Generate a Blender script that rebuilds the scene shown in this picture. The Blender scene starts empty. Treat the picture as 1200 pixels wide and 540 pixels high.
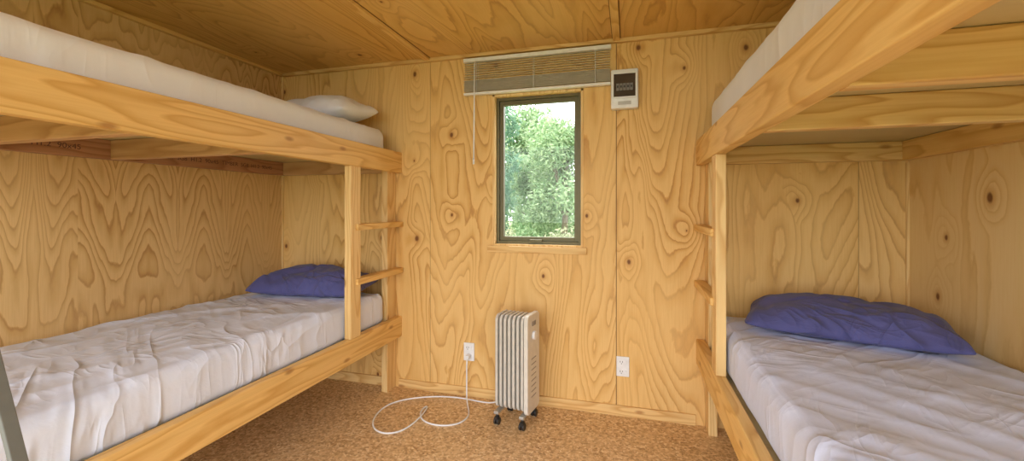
import bpy, bmesh, math, random
from mathutils import Vector, Matrix, noise
random.seed(7)
S=bpy.context.scene
try:
    S.view_settings.view_transform='Standard'
    S.view_settings.exposure=0.0
except Exception as e: print(e)

# ---------------- helpers ----------------
def link(o,parent=None):
    S.collection.objects.link(o)
    if parent: o.parent=parent
    return o
def empty(name):
    e=bpy.data.objects.new(name,None); S.collection.objects.link(e); e.empty_display_size=.1; return e
def mesh_obj(name,bm,mat,parent=None,smooth=False,bevel=0,seg=2):
    me=bpy.data.meshes.new(name); bm.normal_update(); bm.to_mesh(me); bm.free()
    if smooth:
        for p in me.polygons: p.use_smooth=True
    o=bpy.data.objects.new(name,me); link(o,parent)
    if mat: me.materials.append(mat)
    if bevel:
        b=o.modifiers.new('bev','BEVEL'); b.width=bevel; b.segments=seg; b.limit_method='ANGLE'
    return o
def addbox(bm,x0,x1,y0,y1,z0,z1,M=None):
    vs=[bm.verts.new((x,y,z)) for x in(x0,x1) for y in(y0,y1) for z in(z0,z1)]
    if M:
        for v in vs: v.co=M@v.co
    for f in((0,1,3,2),(4,6,7,5),(0,4,5,1),(2,3,7,6),(0,2,6,4),(1,5,7,3)):
        bm.faces.new([vs[i] for i in f])
def boxes(name,lst,mat,parent=None,bevel=0,M=None):
    bm=bmesh.new()
    for b in lst: addbox(bm,*b,M=M)
    bmesh.ops.recalc_face_normals(bm,faces=bm.faces)
    return mesh_obj(name,bm,mat,parent,bevel=bevel)
def cyl(bm,p0,p1,r,n=20,r2=None):
    p0=Vector(p0);p1=Vector(p1);d=p1-p0
    M=Matrix.Translation((p0+p1)/2)@d.to_track_quat('Z','Y').to_matrix().to_4x4()
    bmesh.ops.create_cone(bm,cap_ends=True,segments=n,radius1=r,radius2=r if r2 is None else r2,depth=d.length,matrix=M)
def tube(name,pts,r,mat,parent=None,cyclic=False):
    c=bpy.data.curves.new(name,'CURVE'); c.dimensions='3D'; c.bevel_depth=r; c.bevel_resolution=4; c.resolution_u=14
    s=c.splines.new('NURBS'); s.points.add(len(pts)-1)
    for i,p in enumerate(pts): s.points[i].co=(*p,1)
    s.use_endpoint_u=True; s.order_u=4
    o=bpy.data.objects.new(name,c); link(o,parent); c.materials.append(mat); return o

# ---------------- materials ----------------
class NT:
    def __init__(s,name):
        s.m=bpy.data.materials.new(name); s.m.use_nodes=True; s.t=s.m.node_tree; s.b=s.t.nodes['Principled BSDF']
    def n(s,t,**k):
        x=s.t.nodes.new(t)
        for a,v in k.items(): setattr(x,a,v)
        return x
    def l(s,a,b): s.t.links.new(a,b)
    def math(s,op,a,b=None,c=None,clamp=False):
        x=s.n('ShaderNodeMath',operation=op,use_clamp=clamp)
        for i,v in enumerate((a,b,c)):
            if v is None: continue
            if isinstance(v,(int,float)): x.inputs[i].default_value=v
            else: s.l(v,x.inputs[i])
        return x.outputs[0]
    def comb(s,*v):
        x=s.n('ShaderNodeCombineXYZ')
        for i,a in enumerate(v):
            if isinstance(a,(int,float)): x.inputs[i].default_value=a
            else: s.l(a,x.inputs[i])
        return x.outputs[0]
    def noise(s,vec,scale,detail=2,rough=.5,dist=0):
        x=s.n('ShaderNodeTexNoise'); x.inputs['Scale'].default_value=scale; x.inputs['Detail'].default_value=detail
        x.inputs['Roughness'].default_value=rough; x.inputs['Distortion'].default_value=dist; s.l(vec,x.inputs['Vector']); return x.outputs[0]
    def ramp(s,f,stops,interp='LINEAR'):
        x=s.n('ShaderNodeValToRGB'); r=x.color_ramp; r.interpolation=interp
        while len(r.elements)<len(stops): r.elements.new(.5)
        for e,(p,c) in zip(r.elements,stops):
            e.position=p; e.color=(*c,1) if len(c)==3 else c
        s.l(f,x.inputs[0]); return x.outputs[0]
    def mix(s,f,a,b,mode='MIX'):
        x=s.n('ShaderNodeMix',data_type='RGBA',blend_type=mode)
        for i,v in ((0,f),(6,a),(7,b)):
            if isinstance(v,(int,float)): x.inputs[i].default_value=v
            elif isinstance(v,tuple): x.inputs[i].default_value=(*v,1)
            else: s.l(v,x.inputs[i])
        return x.outputs[2]
    def obj(s): return s.n('ShaderNodeTexCoord').outputs['Object']
    def xyz(s):
        x=s.n('ShaderNodeSeparateXYZ'); s.l(s.obj(),x.inputs[0]); return x.outputs
    def bump(s,h,st=.2,d=.01):
        x=s.n('ShaderNodeBump'); x.inputs['Strength'].default_value=st; x.inputs['Distance'].default_value=d
        s.l(h,x.inputs['Height']); s.l(x.outputs[0],s.b.inputs['Normal'])

LIGHT=(.81,.525,.20); MID=(.66,.365,.10); DARK=(.45,.20,.048)
def ply(name,ia,ib,a0=0,sheet=1.2,pp=0,seed=0,N=26,sa=2.6,sb=.50,light=LIGHT,mid=MID,dark=DARK,knots=.3,rough=.5,cmax=.92):
    T=NT(name); o=T.xyz(); a=o[ia]; b=o[ib]
    sh=T.math('FLOOR',T.math('DIVIDE',T.math('SUBTRACT',a,a0),sheet))
    off=T.math('ADD',T.math('MULTIPLY',sh,7.31),seed)
    aa=T.math('SUBTRACT',a,a0)
    an=T.math('PINGPONG',aa,pp) if pp else aa
    vec=T.comb(T.math('MULTIPLY',an,sa),T.math('MULTIPLY',b,sb),T.math('ADD',off,T.math('MULTIPLY',a,.25)))
    n1=T.noise(vec,1.0,2.5,.42,.35)
    w=T.noise(T.comb(T.math('MULTIPLY',a,26),T.math('MULTIPLY',b,7),off),1,3,.6)
    vo=T.n('ShaderNodeTexVoronoi'); vo.voronoi_dimensions='2D'; vo.inputs['Scale'].default_value=1
    vo.inputs['Randomness'].default_value=.85
    vv=T.comb(T.math('MULTIPLY',an if pp else a,3.6),T.math('MULTIPLY',b,2.6),0.0)
    va=T.n('ShaderNodeVectorMath',operation='ADD'); T.l(vv,va.inputs[0]); va.inputs[1].default_value=(seed*3.1,seed*1.7,0)
    T.l(va.outputs[0],vo.inputs['Vector'])
    sepc=T.n('ShaderNodeSeparateColor'); T.l(vo.outputs['Color'],sepc.inputs[0])
    mask=T.math('LESS_THAN',sepc.outputs[0],knots)
    mr=T.n('ShaderNodeMapRange',interpolation_type='SMOOTHSTEP'); T.l(vo.outputs['Distance'],mr.inputs[0])
    for i,v in ((1,0),(2,.40),(3,1),(4,0)): mr.inputs[i].default_value=v
    kn=T.math('MULTIPLY',mr.outputs[0],mask)
    f=T.math('ADD',T.math('ADD',T.math('MULTIPLY',n1,N),T.math('MULTIPLY',kn,2.6)),T.math('MULTIPLY',w,.55))
    fr=T.math('FRACT',f)
    col=T.ramp(fr,[(0,light),(.40,tuple(.96*x for x in light)),(.76,mid),(.90,dark),(.97,mid),(1,light)])
    lo=T.noise(T.comb(T.math('MULTIPLY',a,2.3),T.math('MULTIPLY',b,1.0),off),1,2,.5)
    lom=T.ramp(lo,[(.33,(.28,)*3),(.62,(cmax,)*3)])
    col=T.mix(lom,light,col)
    st=T.noise(T.comb(T.math('MULTIPLY',a,230),T.math('MULTIPLY',b,6),off),1,3,.65)
    col=T.mix(T.ramp(st,[(.42,(0,)*3),(.72,(.42,)*3)]),col,mid)
    bg=T.noise(T.comb(T.math('MULTIPLY',a,2.2),T.math('MULTIPLY',b,.5),off),1,1,.5)
    col=T.mix(T.ramp(bg,[(.4,(0,)*3),(.7,(.25,)*3)]),col,(.86,.63,.31))
    d=vo.outputs['Distance']
    dd=T.math('ADD',d,T.math('MULTIPLY',T.math('SUBTRACT',w,.5),.05))
    ks=T.math('MULTIPLY_ADD',sepc.outputs[1],.9,.4)
    dd=T.math('DIVIDE',dd,ks)
    k2=T.math('MULTIPLY',T.ramp(dd,[(.025,(1,)*3),(.05,(0,)*3)]),mask)
    k3=T.math('MULTIPLY',T.ramp(dd,[(.05,(.5,)*3),(.12,(0,)*3)]),mask)
    col=T.mix(k3,col,(.55,.25,.06)); col=T.mix(k2,col,(.20,.08,.025))
    T.l(col,T.b.inputs['Base Color']); T.b.inputs['Roughness'].default_value=rough; T.b.inputs['Specular IOR Level'].default_value=.28
    T.bump(fr,.05,.002)
    return T.m
def lumber(name,ax,light=(.82,.56,.24),dark=(.62,.35,.115)):
    T=NT(name); o=T.xyz()
    i=[k for k in range(3) if k!=ax]
    oi=T.n('ShaderNodeObjectInfo').outputs['Random']
    off=T.math('MULTIPLY',oi,23.0)
    L=o[ax]; p=o[i[0]]; q=o[i[1]]
    n1=T.noise(T.comb(T.math('MULTIPLY',L,.7),T.math('MULTIPLY',T.math('ADD',p,off),6),T.math('MULTIPLY',q,6)),1,2,.45,.2)
    w=T.noise(T.comb(T.math('MULTIPLY',L,7),T.math('MULTIPLY',p,30),T.math('MULTIPLY',q,30)),1,2,.5)
    f=T.math('FRACT',T.math('ADD',T.math('MULTIPLY',n1,14),T.math('MULTIPLY',w,.35)))
    col=T.ramp(f,[(0,light),(.45,tuple(.95*x for x in light)),(.85,dark),(1,light)])
    st=T.noise(T.comb(T.math('MULTIPLY',L,4),T.math('MULTIPLY',p,160),T.math('MULTIPLY',q,160)),1,2,.6)
    col=T.mix(T.ramp(st,[(.4,(0,)*3),(.8,(.4,)*3)]),col,dark)
    vo=T.n('ShaderNodeTexVoronoi'); vo.voronoi_dimensions='2D'
    T.l(T.comb(T.math('MULTIPLY',L,2.6),T.math('MULTIPLY',T.math('ADD',T.math('ADD',p,q),off),6.5),0.0),vo.inputs['Vector']); vo.inputs['Scale'].default_value=1
    sc=T.n('ShaderNodeSeparateColor'); T.l(vo.outputs['Color'],sc.inputs[0])
    k=T.math('MULTIPLY',T.ramp(vo.outputs['Distance'],[(.03,(1,)*3),(.09,(0,)*3)]),T.math('LESS_THAN',sc.outputs[0],.28))
    col=T.mix(T.math('MULTIPLY',k,.7),col,(.34,.14,.04))
    T.l(col,T.b.inputs['Base Color']); T.b.inputs['Roughness'].default_value=.5; T.b.inputs['Specular IOR Level'].default_value=.3
    T.bump(f,.05,.001)
    return T.m
def plain(name,c,rough=.5,metal=0,var=.06,vs=30):
    T=NT(name); n=T.noise(T.obj(),vs,3,.5)
    col=T.ramp(n,[(.3,tuple(max(0,x*(1-var)) for x in c)),(.7,tuple(min(1,x*(1+var)) for x in c))])
    T.l(col,T.b.inputs['Base Color']); T.b.inputs['Roughness'].default_value=rough; T.b.inputs['Metallic'].default_value=metal
    return T.m
def fabric(name,c,c2,bst=.35,rough=.85,wr=5,ang=.6,dist=.012,pw=7):
    T=NT(name); o=T.obj()
    n=T.noise(o,3.5,4,.55,.4); col=T.ramp(n,[(.3,c),(.7,c2)])
    T.l(col,T.b.inputs['Base Color']); T.b.inputs['Roughness'].default_value=rough
    T.b.inputs['Sheen Weight'].default_value=.1
    h=None
    for k,(an,sx,sy,am) in enumerate(((ang,wr*.35,wr*1.6,1.0),(ang+1.1,wr*.35,wr*1.4,.7),(ang-.5,wr*1.0,wr*4,.28))):
        mp0=T.n('ShaderNodeMapping'); mp0.inputs['Rotation'].default_value=(0,0,an); T.l(o,mp0.inputs['Vector'])
        mp=T.n('ShaderNodeMapping'); mp.inputs['Scale'].default_value=(sx,sy,wr*.6); mp.inputs['Location'].default_value=(k*3,k,0)
        T.l(mp0.outputs[0],mp.inputs['Vector'])
        w=T.noise(mp.outputs[0],1,2.5,.45,.6)
        r=T.math('POWER',T.math('SUBTRACT',1,T.math('ABSOLUTE',T.math('MULTIPLY',T.math('SUBTRACT',w,.5),2.2))),pw)
        g=T.noise(o,1.8+k,2,.5); r=T.math('MULTIPLY',r,T.ramp(g,[(.38,(.0,)*3),(.58,(am,)*3)]))
        h=r if h is None else T.math('ADD',h,r)
    w2=T.noise(o,22,3,.6,.5); h=T.math('ADD',h,T.math('MULTIPLY',w2,.13))
    T.bump(h,bst,dist)
    return T.m

M_back=ply('plywood_back',0,2,a0=-.07,seed=1.3,N=27,knots=.30)
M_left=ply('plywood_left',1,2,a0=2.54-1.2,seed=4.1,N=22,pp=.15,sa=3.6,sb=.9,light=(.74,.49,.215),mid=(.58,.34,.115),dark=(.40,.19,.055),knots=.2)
M_right=ply('plywood_right',1,2,a0=2.54-1.2,seed=9.7,N=12,light=(.83,.60,.285),mid=(.74,.48,.185),dark=(.61,.35,.11),knots=.72)
M_ceil=ply('plywood_ceiling',0,1,a0=-.07,seed=6.2,N=24,light=(.76,.47,.15),mid=(.63,.35,.09),dark=(.45,.21,.05),knots=.25)
M_under=ply('plywood_base',1,0,a0=.3,seed=2.2,N=5,light=(.58,.47,.25),mid=(.52,.41,.20),dark=(.44,.34,.15),knots=.1)
LX=lumber('pine_x',0); LY=lumber('pine_y',1,light=(.84,.55,.205),dark=(.66,.37,.105)); LZ=lumber('pine_z',2,light=(.86,.61,.28),dark=(.68,.41,.15))
LR=lumber('treated_pine_y',1,light=(.50,.25,.13),dark=(.34,.15,.07)); LRX=lumber('treated_pine_x',0,light=(.66,.40,.20),dark=(.48,.26,.11))
WHITE=plain('white_plastic',(.82,.84,.87),.35); BLACK=plain('black_plastic',(.02,.02,.02),.4)
def cork():
    T=NT('cork_particle_floor'); o=T.obj()
    v=T.n('ShaderNodeTexVoronoi'); v.inputs['Scale'].default_value=95; T.l(o,v.inputs['Vector'])
    sp=T.n('ShaderNodeSeparateColor'); T.l(v.outputs['Color'],sp.inputs[0])
    col=T.ramp(sp.outputs[0],[(0,(.40,.22,.09)),(.25,(.67,.43,.21)),(.7,(.80,.56,.30)),(1,(.95,.76,.50))])
    n=T.noise(o,40,4,.7); col=T.mix(T.ramp(n,[(.37,(.75,)*3),(.52,(0,)*3)]),col,(.42,.22,.08))
    n2=T.noise(o,6,3,.6); col=T.mix(T.ramp(n2,[(.4,(.0,)*3),(.65,(.3,)*3)]),col,(.84,.61,.34))
    T.l(col,T.b.inputs['Base Color']); T.b.inputs['Roughness'].default_value=.42; T.bump(n,.1,.002); return T.m
CORK=cork()
SHEET=fabric('white_sheet',(.70,.76,.93),(.76,.81,.97),bst=.95,wr=3.6,ang=.5)
SHEETR=fabric('lilac_white_sheet',(.63,.70,.95),(.69,.75,.98),bst=.75,wr=3.4,ang=-.7)
UPPER=fabric('white_cotton_cover',(.76,.77,.82),(.82,.83,.88),bst=.28,wr=3)
PURP=fabric('purple_cotton',(.075,.078,.235),(.10,.105,.30),bst=.7,wr=5,dist=.02)

# ---------------- room ----------------
XL,XR,YB,YF,ZC=-2.47,1.338,2.54,-.75,2.2
t=.1
wx0,wx1,wz0,wz1=-.835,-.262,.975,1.932
boxes('wall_back',[(XL-t,wx0,YB,YB+t,0,ZC),(wx1,XR+t,YB,YB+t,0,ZC),(wx0,wx1,YB,YB+t,0,wz0),(wx0,wx1,YB,YB+t,wz1,ZC)],M_back)
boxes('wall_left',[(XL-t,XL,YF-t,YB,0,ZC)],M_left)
boxes('wall_right',[(XR,XR+t,YF-t,YB,0,ZC)],M_right)
boxes('wall_front',[(XL,-2.2,YF-t,YF,0,ZC),(1.1,XR,YF-t,YF,0,ZC),(-2.2,1.1,YF-t,YF,2.1,ZC)],M_back)
boxes('floor',[(XL-t,XR+t,YF-t,YB+t,-.06,0)],CORK)
boxes('ceiling',[(XL-t,XR+t,YF-t,YB+t,ZC,ZC+.08)],M_ceil)
JS=plain('joint_shadow',(.22,.11,.04),.8); JL=plain('joint_line',(.42,.25,.09),.8)
boxes('trim_1',[(-.090,-.050,YF,YB-.03,ZC-.018,ZC)],LY,bevel=.002)
boxes('trim_2',[(-1.300,-1.260,YF,YB-.03,ZC-.018,ZC)],LY,bevel=.002)
boxes('trim_3',[(XL,XR,YB-.03,YB,ZC-.022,ZC)],LX,bevel=.002)
boxes('trim_4',[(XL,XL+.025,YF,YB-.03,ZC-.022,ZC)],LY,bevel=.002)
boxes('trim_5',[(XR-.025,XR,YF,YB-.03,ZC-.022,ZC)],LY,bevel=.002)
boxes('trim_6',[(-.0735,-.0690,YB-.0012,YB,.06,ZC-.022)],JS)
boxes('trim_7',[(-1.272,-1.269,YB-.001,YB,.06,ZC-.022)],JL)
boxes('trim_8',[(1.128,1.131,YB-.001,YB,.06,ZC-.022)],JL)
boxes('trim_9',[(XR-.012,XR,YB-.012,YB,.06,1.44)],LZ)
boxes('trim_10',[(XL,XL+.012,YB-.012,YB,.06,ZC-.022)],LZ)
boxes('batten_shadow_1',[(-1.260,-1.254,YF,YB-.03,ZC-.0012,ZC)],JS)  # dark strip standing in for the shadow beside the ceiling batten
boxes('batten_shadow_2',[(-.050,-.045,YF,YB-.03,ZC-.0012,ZC),(-.095,-.090,YF,YB-.03,ZC-.0012,ZC)],JS)  # painted shadow lines along both edges of the other batten
boxes('baseboard_back',[(-1.50,.36,YB-.012,YB,0,.06)],LX,bevel=.002)
boxes('baseboard_back_left',[(XL,-1.575,YB-.012,YB,0,.06)],LX,bevel=.002)
boxes('baseboard_left',[(XL,XL+.012,YF,YB-.012,0,.06)],LY,bevel=.002)
boxes('baseboard_right',[(XR-.012,XR,YF,YB-.012,0,.06)],LY,bevel=.002)

# window
OLIVE=plain('olive_aluminium',(.125,.105,.042),.4,.2)
w=empty('window_1')
boxes('timber_reveal',[(wx0,wx0+.016,YB-.004,YB+t,wz0,wz1),(wx1-.016,wx1,YB-.004,YB+t,wz0,wz1),(wx0,wx1,YB-.004,YB+t,wz1-.016,wz1),(wx0,wx1,YB,YB+t,wz0,wz0+.012)],LZ,w,bevel=.002)
boxes('sill_trim',[(wx0-.03,wx1+.02,YB-.02,YB,wz0-.04,wz0)],LX,w,bevel=.002)
fx0,fx1,fz0,fz1=wx0+.016,wx1-.016,wz0+.012,wz1-.016
def frame(name,x0,x1,z0,z1,y0,y1,th,mat,par):
    return boxes(name,[(x0,x0+th,y0,y1,z0,z1),(x1-th,x1,y0,y1,z0,z1),(x0+th,x1-th,y0,y1,z0,z0+th),(x0+th,x1-th,y0,y1,z1-th,z1)],mat,par,bevel=.0015)
frame('outer_frame',fx0,fx1,fz0,fz1,YB+.03,YB+.09,.018,OLIVE,w)
frame('sash',fx0+.018,fx1-.018,fz0+.018,fz1-.018,YB+.045,YB+.08,.026,OLIVE,w)
boxes('latch',[(-.60,-.52,YB+.02,YB+.046,fz0+.012,fz0+.03)],OLIVE,w,bevel=.002)
G=NT('window_glass'); gt=G.n('ShaderNodeBsdfTransparent'); gg=G.n('ShaderNodeBsdfGlossy'); gg.inputs['Roughness'].default_value=.02
mx=G.n('ShaderNodeMixShader'); mx.inputs[0].default_value=.012; G.l(gt.outputs[0],mx.inputs[1]); G.l(gg.outputs[0],mx.inputs[2])
G.l(mx.outputs[0],G.t.nodes['Material Output'].inputs[0])
boxes('glass_pane',[(fx0+.04,fx1-.04,YB+.060,YB+.064,fz0+.04,fz1-.04)],G.m,w)

# venetian blind
BL=empty('venetian_blind'); bx0,bx1=-1.02,-.10
boxes('headrail',[(bx0,bx1,YB-.04,YB-.005,2.142,2.165)],plain('blind_headrail',(.84,.84,.84),.3),BL,bevel=.002)
bm=bmesh.new()
for i in range(7):
    z=2.127-i*.0145
    M=Matrix.Translation((0,YB-.024,z))@Matrix.Rotation(math.radians(4+random.uniform(-3,3)),4,'X')@Matrix.Rotation(math.radians(random.uniform(-.15,.15)),4,'Y')
    addbox(bm,bx0+.005,bx1-.005,-.0125,.0125,-.0007,.0007,M=M)
mesh_obj('open_slats',bm,plain('blind_slat_shaded',(.80,.70,.50),.4),BL)  # whitish slats; shading and wall reflection put into the tan colour
bm=bmesh.new()
for i in range(13):
    z=2.024-i*.0056
    o_=random.uniform(-.003,.003)
    addbox(bm,bx0+.004+random.uniform(-.003,.003),bx1-.005,YB-.037+o_,YB-.012+o_,z-.0008,z+.0008)
mesh_obj('stacked_slats',bm,plain('blind_stack_shaded',(.72,.66,.55),.4),BL)  # same whitish blind, colour darkened to carry the shade in the stack
boxes('bottom_rail',[(bx0+.003,bx1-.003,YB-.040,YB-.009,1.932,1.947)],bpy.data.materials['blind_headrail'],BL,bevel=.002)
bm=bmesh.new()
for x in (-.93,-.56,-.19):
    for y in(-.042,-.008): cyl(bm,(x,YB+y,1.94),(x,YB+y,2.14),.0014,6)
mesh_obj('ladder_cords',bm,WHITE,BL)
bm=bmesh.new(); cyl(bm,(-.945,YB-.05,1.50),(-.94,YB-.046,2.14),.0045,10); cyl(bm,(-.945,YB-.05,1.49),(-.945,YB-.05,1.53),.006,10)
mesh_obj('tilt_wand',bm,WHITE,BL,True)

# switchboard
SB=empty('switchboard'); sx0,sx1=-.100,.052
boxes('enclosure',[(sx0,sx1,YB-.055,YB,1.785,2.01)],WHITE,SB,bevel=.008)
frame('cover_frame',sx0+.006,sx1-.006,1.84,1.990,YB-.066,YB-.055,.010,WHITE,SB)
boxes('tinted_door',[(sx0+.016,sx1-.016,YB-.062,YB-.054,1.850,1.980)],plain('smoked_plastic',(.055,.04,.035),.12),SB)
boxes('breakers',[(sx0+.03+i*.019,sx0+.046+i*.019,YB-.065,YB-.061,1.885,1.925) for i in range(5)],plain('breaker_grey',(.20,.19,.18),.4),SB,bevel=.001)
boxes('breaker_toggles',[(sx0+.034+i*.019,sx0+.042+i*.019,YB-.069,YB-.064,1.90,1.912) for i in range(5)],BLACK,SB)
boxes('label',[(sx0+.04,sx1-.04,YB-.0565,YB-.0548,1.805,1.825)],plain('label_grey',(.5,.5,.5),.5),SB)

# sockets
def socket(x,z):
    e=empty('power_outlet')
    boxes('plate',[(x-.0365,x+.0365,YB-.010,YB,z-.058,z+.058)],WHITE,e,bevel=.004)
    sl=[]
    for dz in(-.030,.026):
        sl+=[(x-.016,x-.0135,YB-.0106,YB-.009,z+dz-.002,z+dz+.007),(x-.003,x-.0005,YB-.0106,YB-.009,z+dz-.002,z+dz+.007),(x-.0095,x-.007,YB-.0106,YB-.009,z+dz-.013,z+dz-.005)]
    boxes('slots',sl,BLACK,e)
    boxes('rockers',[(x+.012,x+.022,YB-.0145,YB-.009,z+dz-.009,z+dz+.009) for dz in(-.030,.026)],WHITE,e,bevel=.0015)
    return e
socket(-.993,.287); socket(-.034,.289)

# ---------------- bunks ----------------
def bunk(side):
    e=empty('bunk_bed')
    if side=='L': f=lambda u0,u1:(XL+u0,XL+u1); W=.989
    else: f=lambda u0,u1:(XR-u1,XR-u0); W=.976
    y0=.48
    def B(name,u0,u1,ya,yb,za,zb,mat,bev=.004):
        x0,x1=f(u0,u1); return boxes(name,[(x0,x1,ya,yb,za,zb)],mat,e,bevel=bev)
    B('upper_side_rail',W-.045,W,y0,YB,1.450,1.588,LY)
    B('lower_side_rail',W-.045,W,y0,YB,.348,.483,LY)
    B('ladder_post',W-.045,W-.002,2.00,2.09,.483,1.450,LZ)
    B('corner_post',W-.091,W-.046,2.435,YB-.0005,0,1.54,LZ)
    B('end_post',W-.091,W-.046,y0,y0+.09,0,1.54,LZ)
    B('end_post_wall',0.013,.058,y0,y0+.09,0,1.54,LZ)
    for z in(.795,1.105): B('ladder_rung',W-.045,W+.012,2.045,YB-.0005,z-.018,z+.018,LY,.005)
    for za,zb,n in((.35,.445,'lower'),(1.450,1.543,'upper')):
        B(n+'_wall_cleat',0.0005,.045,y0+.09,YB-.0005,za,zb,LR if n=='upper' and side=='L' else LY)
        B(n+'_back_cleat',.045,W-.091,YB-.045,YB-.0005,za,zb,LX if side=='R' else LRX)
        for y in(1.44,.95):
            B(n+'_joist',.045,W-.045,y,y+.045,za,zb,LX if side=='R' else LRX)
        B(n+'_end_board',.058,W-.091,y0,y0+.045,za,zb,LX)
        B(n+'_ply_base',.002,W-.046,y0,YB-.001,zb+.001,zb+.014,M_under,0)
    if side=='L':
        INK=plain('stamp_ink',(.12,.05,.04),.7)
        for y in(.95,1.62,2.02):
            tc=bpy.data.curves.new('grade_stamp','FONT'); tc.body='TIMBER  SG8  H1.2  90x45'; tc.size=.034; tc.extrude=.0002
            to=bpy.data.objects.new('grade_stamp',tc); link(to,e); tc.materials.append(INK)
            to.location=(XL+.0455,y,1.483); to.rotation_euler=(math.radians(90),0,math.radians(90))
    return e
bunk('L'); bunk('R')

# ---------------- mattresses ----------------
def mattress(x0,x1,y0,y1,z0,z1,mat,r=.045,amp=.006,seed=0,crown=.01,step=.016,rot=.6):
    cx,cy,cz=(x0+x1)/2,(y0+y1)/2,(z0+z1)/2; h=Vector(((x1-x0)/2,(y1-y0)/2,(z1-z0)/2))
    bm=bmesh.new()
    nx=[max(3,int(2*h[i]/step)) for i in range(3)]
    vd={}
    def V(i,j,k):
        key=(i,j,k)
        if key not in vd:
            vd[key]=bm.verts.new((-h.x+2*h.x*i/nx[0],-h.y+2*h.y*j/nx[1],-h.z+2*h.z*k/nx[2]))
        return vd[key]
    for i in range(nx[0]):
        for j in range(nx[1]):
            for k in(0,nx[2]): bm.faces.new((V(i,j,k),V(i+1,j,k),V(i+1,j+1,k),V(i,j+1,k)))
    for i in range(nx[0]):
        for k in range(nx[2]):
            for j in(0,nx[1]): bm.faces.new((V(i,j,k),V(i+1,j,k),V(i+1,j,k+1),V(i,j,k+1)))
    for j in range(nx[1]):
        for k in range(nx[2]):
            for i in(0,nx[0]): bm.faces.new((V(i,j,k),V(i,j+1,k),V(i,j+1,k+1),V(i,j,k+1)))
    bmesh.ops.recalc_face_normals(bm,faces=bm.faces)
    c_,s_=math.cos(rot),math.sin(rot)
    for v in bm.verts:
        p=v.co.copy()
        inn=Vector([max(-h[i]+r,min(h[i]-r,p[i])) for i in range(3)])
        d=p-inn
        if d.length>1e-6: d.normalize(); p=inn+d*r
        top=max(0,min(1,(p.z+h.z)/(2*h.z)))
        q=Vector((p.x*c_-p.y*s_,(p.x*s_+p.y*c_),p.z))+Vector((seed,seed*.7,0))
        a1=noise.noise(Vector((q.x*5,q.y*1.3,q.z*3))); a3=noise.noise(q*2.2)
        a4=noise.noise(Vector((q.x*2,q.y*7,4)))
        wr=amp*(math.exp(-(a1*7)**2)*.9+math.exp(-(a4*9)**2)*.5)+amp*.9*a3
        if top>.3:
            p.z+= wr*top + crown*(1-(p.x/h.x)**2)*(1-(p.y/h.y)**4)*(top>.8)
        sx=abs(p.x)/h.x
        if sx>.93:
            g=.5+.5*noise.noise(Vector((p.y*5+seed,p.z*3,1)))
            g2=.5+.5*noise.noise(Vector((p.y*18+seed,p.z*6,5)))
            p.x-=math.copysign(.010*g+.003*g2,p.x)
        if abs(p.y)/h.y>.97:
            p.y-=math.copysign(.012*(.5+.5*noise.noise(Vector((p.x*8,p.z*4,seed)))),p.y)
        v.co=p+Vector((cx,cy,cz))
    return mesh_obj('mattress',bm,mat,None,True)
mattress(-2.462,-1.529,.50,2.43,.460,.652,SHEET,seed=3,amp=.009)
mattress(-2.462,-1.529,.50,2.44,1.558,1.722,UPPER,r=.05,amp=.004,seed=11,crown=.005)
mattress(.412,1.330,.50,2.43,.460,.652,SHEETR,seed=23,rot=-.7,amp=.008)
mattress(.412,1.330,.50,2.44,1.558,1.79,UPPER,r=.06,amp=.004,seed=31,crown=.005)

def pillow(loc,rz,L,W,H,mat,seed=0,tilt=0,n=72,flat=.3,sag=0):
    bm=bmesh.new(); g={}
    def thick(u,v): return max(0,(1-abs(u)**3.0))**.62*max(0,(1-abs(v)**2.6))**.62
    for s in(1,-1):
        for i in range(n+1):
            for j in range(n+1):
                u=-1+2*i/n; v=-1+2*j/n
                if s==-1 and (i in(0,n) or j in(0,n)): g[(s,i,j)]=g[(1,i,j)]; continue
                x=L/2*u*(1-.07*(1-v*v)); y=W/2*v*(1-.09*(1-u*u))
                c=(abs(u)*abs(v))**4; x*=1-.08*c; y*=1-.12*c
                tt=thick(u,v)
                z=H*(1-flat)*tt if s==1 else -H*flat*tt
                wv=noise.noise(Vector((x*7+seed,y*7,seed)))*.014+noise.noise(Vector((x*16+seed,y*14,s)))*.006
                rd=max(0,1-abs(noise.noise(Vector((x*4+y*5+seed,(y-x)*2.0,2))))*4)*.013
                rd2=max(0,1-abs(noise.noise(Vector((x*3-y*7+seed,(y+x)*3.0,6))))*4)*.008
                if s==1: z+=(wv-rd-rd2)*min(1,tt*1.6)
                z+=H*.08*noise.noise(Vector((x*4+seed,y*4,3)))*(s==1)*min(1,tt*2)
                g[(s,i,j)]=bm.verts.new((x,y,z-sag*(x/(L/2))**2))
    for s in(1,-1):
        for i in range(n):
            for j in range(n):
                q=[g[(s,i,j)],g[(s,i+1,j)],g[(s,i+1,j+1)],g[(s,i,j+1)]]
                bm.faces.new(q if s==1 else q[::-1])
    bmesh.ops.recalc_face_normals(bm,faces=bm.faces)
    o=mesh_obj('pillow',bm,mat,None,True); o.location=loc; o.rotation_euler=(tilt,0,rz); return o
pillow((-1.955,2.265,.718),math.radians(6),.79,.36,.17,PURP,seed=2,tilt=math.radians(7))
pillow((.905,2.165,.708),math.radians(-19),.77,.45,.155,PURP,seed=8,tilt=math.radians(3))
pillow((-1.89,2.25,1.812),math.radians(-4),.68,.38,.19,UPPER,seed=15,tilt=math.radians(8),flat=.4)

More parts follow.
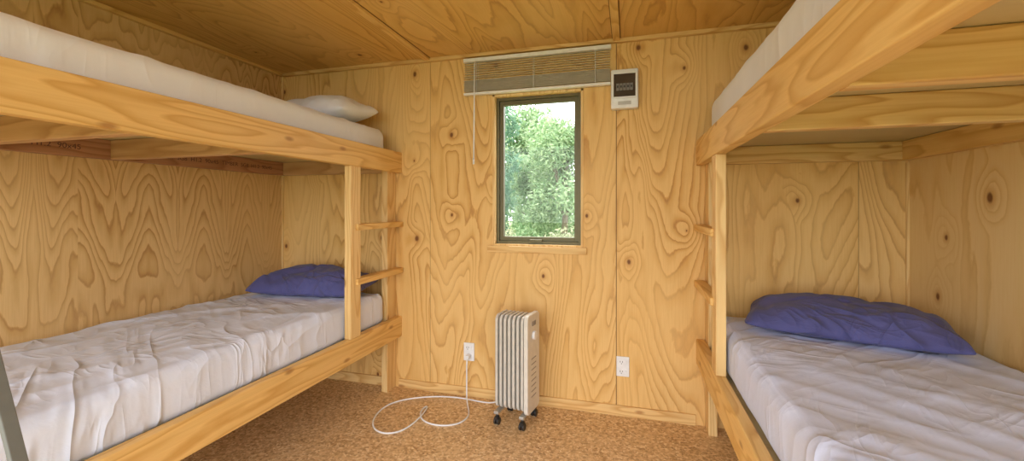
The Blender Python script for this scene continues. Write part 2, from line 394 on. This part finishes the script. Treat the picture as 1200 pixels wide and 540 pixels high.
# ---------------- heater ----------------
H=empty('oil_column_heater')
HM=plain('heater_enamel',(.62,.60,.55),.35,.1); HP=plain('heater_panel',(.70,.67,.61),.4)
def rrect(bm,x0,x1,hy,z0,z1,r,seg=8):
    pts=[]
    for cy,cz,a0 in((hy-r,z1-r,0),(-hy+r,z1-r,90),(-hy+r,z0+r,180),(hy-r,z0+r,270)):
        for k in range(seg+1):
            a=math.radians(a0+90*k/seg); pts.append((cy+r*math.cos(a),cz+r*math.sin(a)))
    A=[bm.verts.new((x0,y,z)) for y,z in pts]; B_=[bm.verts.new((x1,y,z)) for y,z in pts]
    n=len(pts)
    bm.faces.new(A); bm.faces.new(B_[::-1])
    for i in range(n): bm.faces.new((A[i],B_[i],B_[(i+1)%n],A[(i+1)%n]))
bm=bmesh.new()
P=.0262
for i in range(7):
    xc=-.088+i*P
    rrect(bm,xc-.0075,xc+.0075,.080,.085,.612,.035)
    rrect(bm,xc-.0095,xc+.0095,.055,.12,.58,.03)
bmesh.ops.recalc_face_normals(bm,faces=bm.faces)
mesh_obj('fins',bm,HM,H,False,bevel=.004,seg=3)
bm=bmesh.new()
for z in(.135,.56): cyl(bm,(-.098,0,z),(.09,0,z),.028,24)
mesh_obj('oil_manifolds',bm,HM,H,True)
bm=bmesh.new(); rrect(bm,.083,.108,.088,.075,.622,.03); bmesh.ops.recalc_face_normals(bm,faces=bm.faces)
mesh_obj('control_panel',bm,HP,H,bevel=.005,seg=3)
bm=bmesh.new(); cyl(bm,(.107,0,.50),(.122,0,.50),.024,28); mesh_obj('thermostat_dial',bm,WHITE,H,False,bevel=.002)
boxes('rocker_switches',[(.107,.112,-.025,-.005,.555,.58),(.107,.112,.005,.025,.555,.58)],plain('grey_switch',(.25,.22,.2),.4),H,bevel=.001)
boxes('vent_slots',[(.1075,.1087,-.035,.035,.16+i*.03,.166+i*.03) for i in range(8)],plain('slot_grey',(.3,.28,.25),.5),H)
boxes('foot_bracket',[(x0,x0+.028,-.105,.105,.062,.078) for x0 in(-.092,.062)],plain('foot_metal',(.5,.49,.46),.4,.5),H,bevel=.003)
bm=bmesh.new()
for xx in(-.078,.076):
    for yy in(-.088,.088):
        cyl(bm,(xx,yy,.04),(xx,yy,.064),.008,12)
        for s in(-1,1): cyl(bm,(xx+s*.004,yy,.020),(xx+s*.015,yy,.020),.0200,24)
        cyl(bm,(xx-.015,yy,.020),(xx+.015,yy,.020),.006,12)
        addbox(bm,xx-.010,xx+.010,yy-.018,yy+.012,.030,.046)
mesh_obj('casters',bm,BLACK,H,bevel=.0015)
H.location=(-.622,2.325,0); H.rotation_euler=(0,0,math.radians(-9.5))

PC=empty('power_cord')
r=.0045
tube('cable',[(-.993,2.505,.262),(-.993,2.49,.235),(-.99,2.488,.12),(-.985,2.47,.03),(-.95,2.40,r),(-.89,2.296,r),(-.91,2.18,r),(-1.02,2.13,r),(-1.14,2.16,r),(-1.20,2.26,r),(-1.195,2.34,r),(-1.165,2.30,.010),(-1.155,2.14,.010),(-1.185,2.01,r),(-1.30,1.97,r),(-1.42,2.08,r),(-1.45,2.30,r),(-1.313,2.41,.008),(-1.141,2.47,.012),(-.983,2.48,.010),(-.85,2.46,r),(-.76,2.44,.03),(-.715,2.40,.10)],r,WHITE,PC)
bm=bmesh.new(); cyl(bm,(-.993,YB-.011,.262),(-.993,YB-.045,.262),.018,20,r2=.013)
mesh_obj('plug',bm,WHITE,PC,bevel=.003)

# leaning grey board at near left
a0=Vector((-1.000,.580,.005)); a1=Vector((-1.470,.520,1.47))
d=(a1-a0); q=d.to_track_quat('Z','Y').to_matrix().to_4x4()
boxes('leaning_board',[(-.026,.0,-.006,.006,0,d.length)],plain('grey_board',(.17,.18,.17),.6),None,bevel=.002,M=Matrix.Translation(a0)@q)

# ---------------- outside ----------------
def leafmat(name,c1,c2):
    T=NT(name); g=T.n('ShaderNodeNewGeometry'); 
    col=T.ramp(g.outputs['Random Per Island'],[(0,c1),(1,c2)]); T.l(col,T.b.inputs['Base Color']); T.b.inputs['Roughness'].default_value=.6
    tr=T.n('ShaderNodeBsdfTranslucent'); T.l(col,tr.inputs[0]); mx=T.n('ShaderNodeMixShader'); mx.inputs[0].default_value=.35
    T.l(T.b.outputs[0],mx.inputs[1]); T.l(tr.outputs[0],mx.inputs[2]); T.l(mx.outputs[0],T.t.nodes['Material Output'].inputs[0]); return T.m
BARK=plain('bark',(.20,.17,.12),.9)
def tree(x,y,h,rad,n,mat,ls=.06,name='tree',zb=.4):
    e=empty(name); bm=bmesh.new()
    blobs=[]
    for i in range(26):
        an=random.uniform(0,6.28); zz=random.uniform(zb,h); rr=rad*math.sqrt(max(.05,1-((zz-zb)/(h-zb))**1.6))*random.uniform(.2,.85)
        blobs.append((Vector((x+rr*math.cos(an),y+rr*math.sin(an),zz)),rad*random.uniform(.25,.42)))
    verts=[];faces=[]
    for i in range(n):
        c,br=random.choice(blobs)
        v=Vector((random.gauss(0,1),random.gauss(0,1),random.gauss(0,.8))).normalized()*br*random.uniform(.5,1.0)
        p=c+v; p.z=max(.05,p.z)
        a=Vector((random.gauss(0,1),random.gauss(0,1),random.gauss(0,1))).normalized(); b=a.orthogonal().normalized()
        s=ls*random.uniform(.5,1.1); k=len(verts)
        verts+=[p-a*s,p+b*s*.4,p+a*s,p-b*s*.4]; faces.append((k,k+1,k+2,k+3))
    me=bpy.data.meshes.new('foliage'); me.from_pydata(verts,[],faces); me.materials.append(mat)
    link(bpy.data.objects.new('foliage',me),e)
    cyl(bm,(x,y,-.09),(x+.1,y,h*.85),.09,10,r2=.02)
    for c,br in blobs[:14]: cyl(bm,(x+.03,y,max(.2,c.z*.6)),c,.03,6,r2=.008)
    mesh_obj('trunk',bm,BARK,e,True)
L1=leafmat('leaf_dark',(.06,.16,.09),(.20,.36,.22)); L2=leafmat('leaf_light',(.13,.25,.10),(.40,.52,.28)); L3=leafmat('leaf_yellow',(.16,.20,.10),(.46,.48,.30))
tree(-3.35,9.0,4.4,1.25,15000,L1,.07)
tree(-1.25,8.2,2.7,1.15,15000,L2,.055)
tree(-5.6,9.6,3.8,1.5,7000,L2,.08)
tree(1.3,9.2,3.8,1.4,7000,L1,.08)
tree(-3.4,14.5,4.3,2.3,12000,L2,.11)
tree(-2.2,12.0,3.3,1.6,10000,L2,.09)
tree(.2,14.5,4.3,2.3,7000,L2,.11)
for sx in(-4.6,-3.2,-2.0,-.9,.3,1.5): tree(sx,6.3+random.uniform(-.2,.2),.75,.75,5500,L3,.035,'shrub',zb=.1)
GR=NT('grass'); n=GR.noise(GR.obj(),6,5,.7); GR.l(GR.ramp(n,[(.3,(.08,.13,.03)),(.7,(.24,.28,.10))]),GR.b.inputs['Base Color']); GR.b.inputs['Roughness'].default_value=.9
boxes('ground',[(-30,30,-30,40,-.30,-.08)],GR.m)

# ---------------- light ----------------
W_=bpy.data.worlds.new('World'); S.world=W_; W_.use_nodes=True
bg=W_.node_tree.nodes['Background']; bg.inputs[0].default_value=(.95,.97,1,1); bg.inputs[1].default_value=5.2
sun=bpy.data.lights.new('sun','SUN'); sun.energy=4; sun.angle=.3; sun.color=(1,.95,.85)
so=bpy.data.objects.new('sun',sun); link(so); so.rotation_euler=(math.radians(38),0,math.radians(-150))
pa=bpy.data.lights.new('door_daylight','AREA'); pa.shape='RECTANGLE'; pa.size=3.3; pa.size_y=2.1; pa.cycles.is_portal=True
po=bpy.data.objects.new('door_daylight',pa); link(po); po.location=(-.55,YF-.05,1.05); po.rotation_euler=(math.radians(90),0,0)

# ---------------- camera ----------------
cd=bpy.data.cameras.new('camera'); cd.sensor_width=36; cd.lens=492/1200*36; cd.shift_y=-27/1200; cd.clip_start=.02
co=bpy.data.objects.new('camera',cd); link(co); co.location=(0,0,1.217); co.rotation_euler=(math.radians(90),0,math.radians(15.56))
S.camera=co
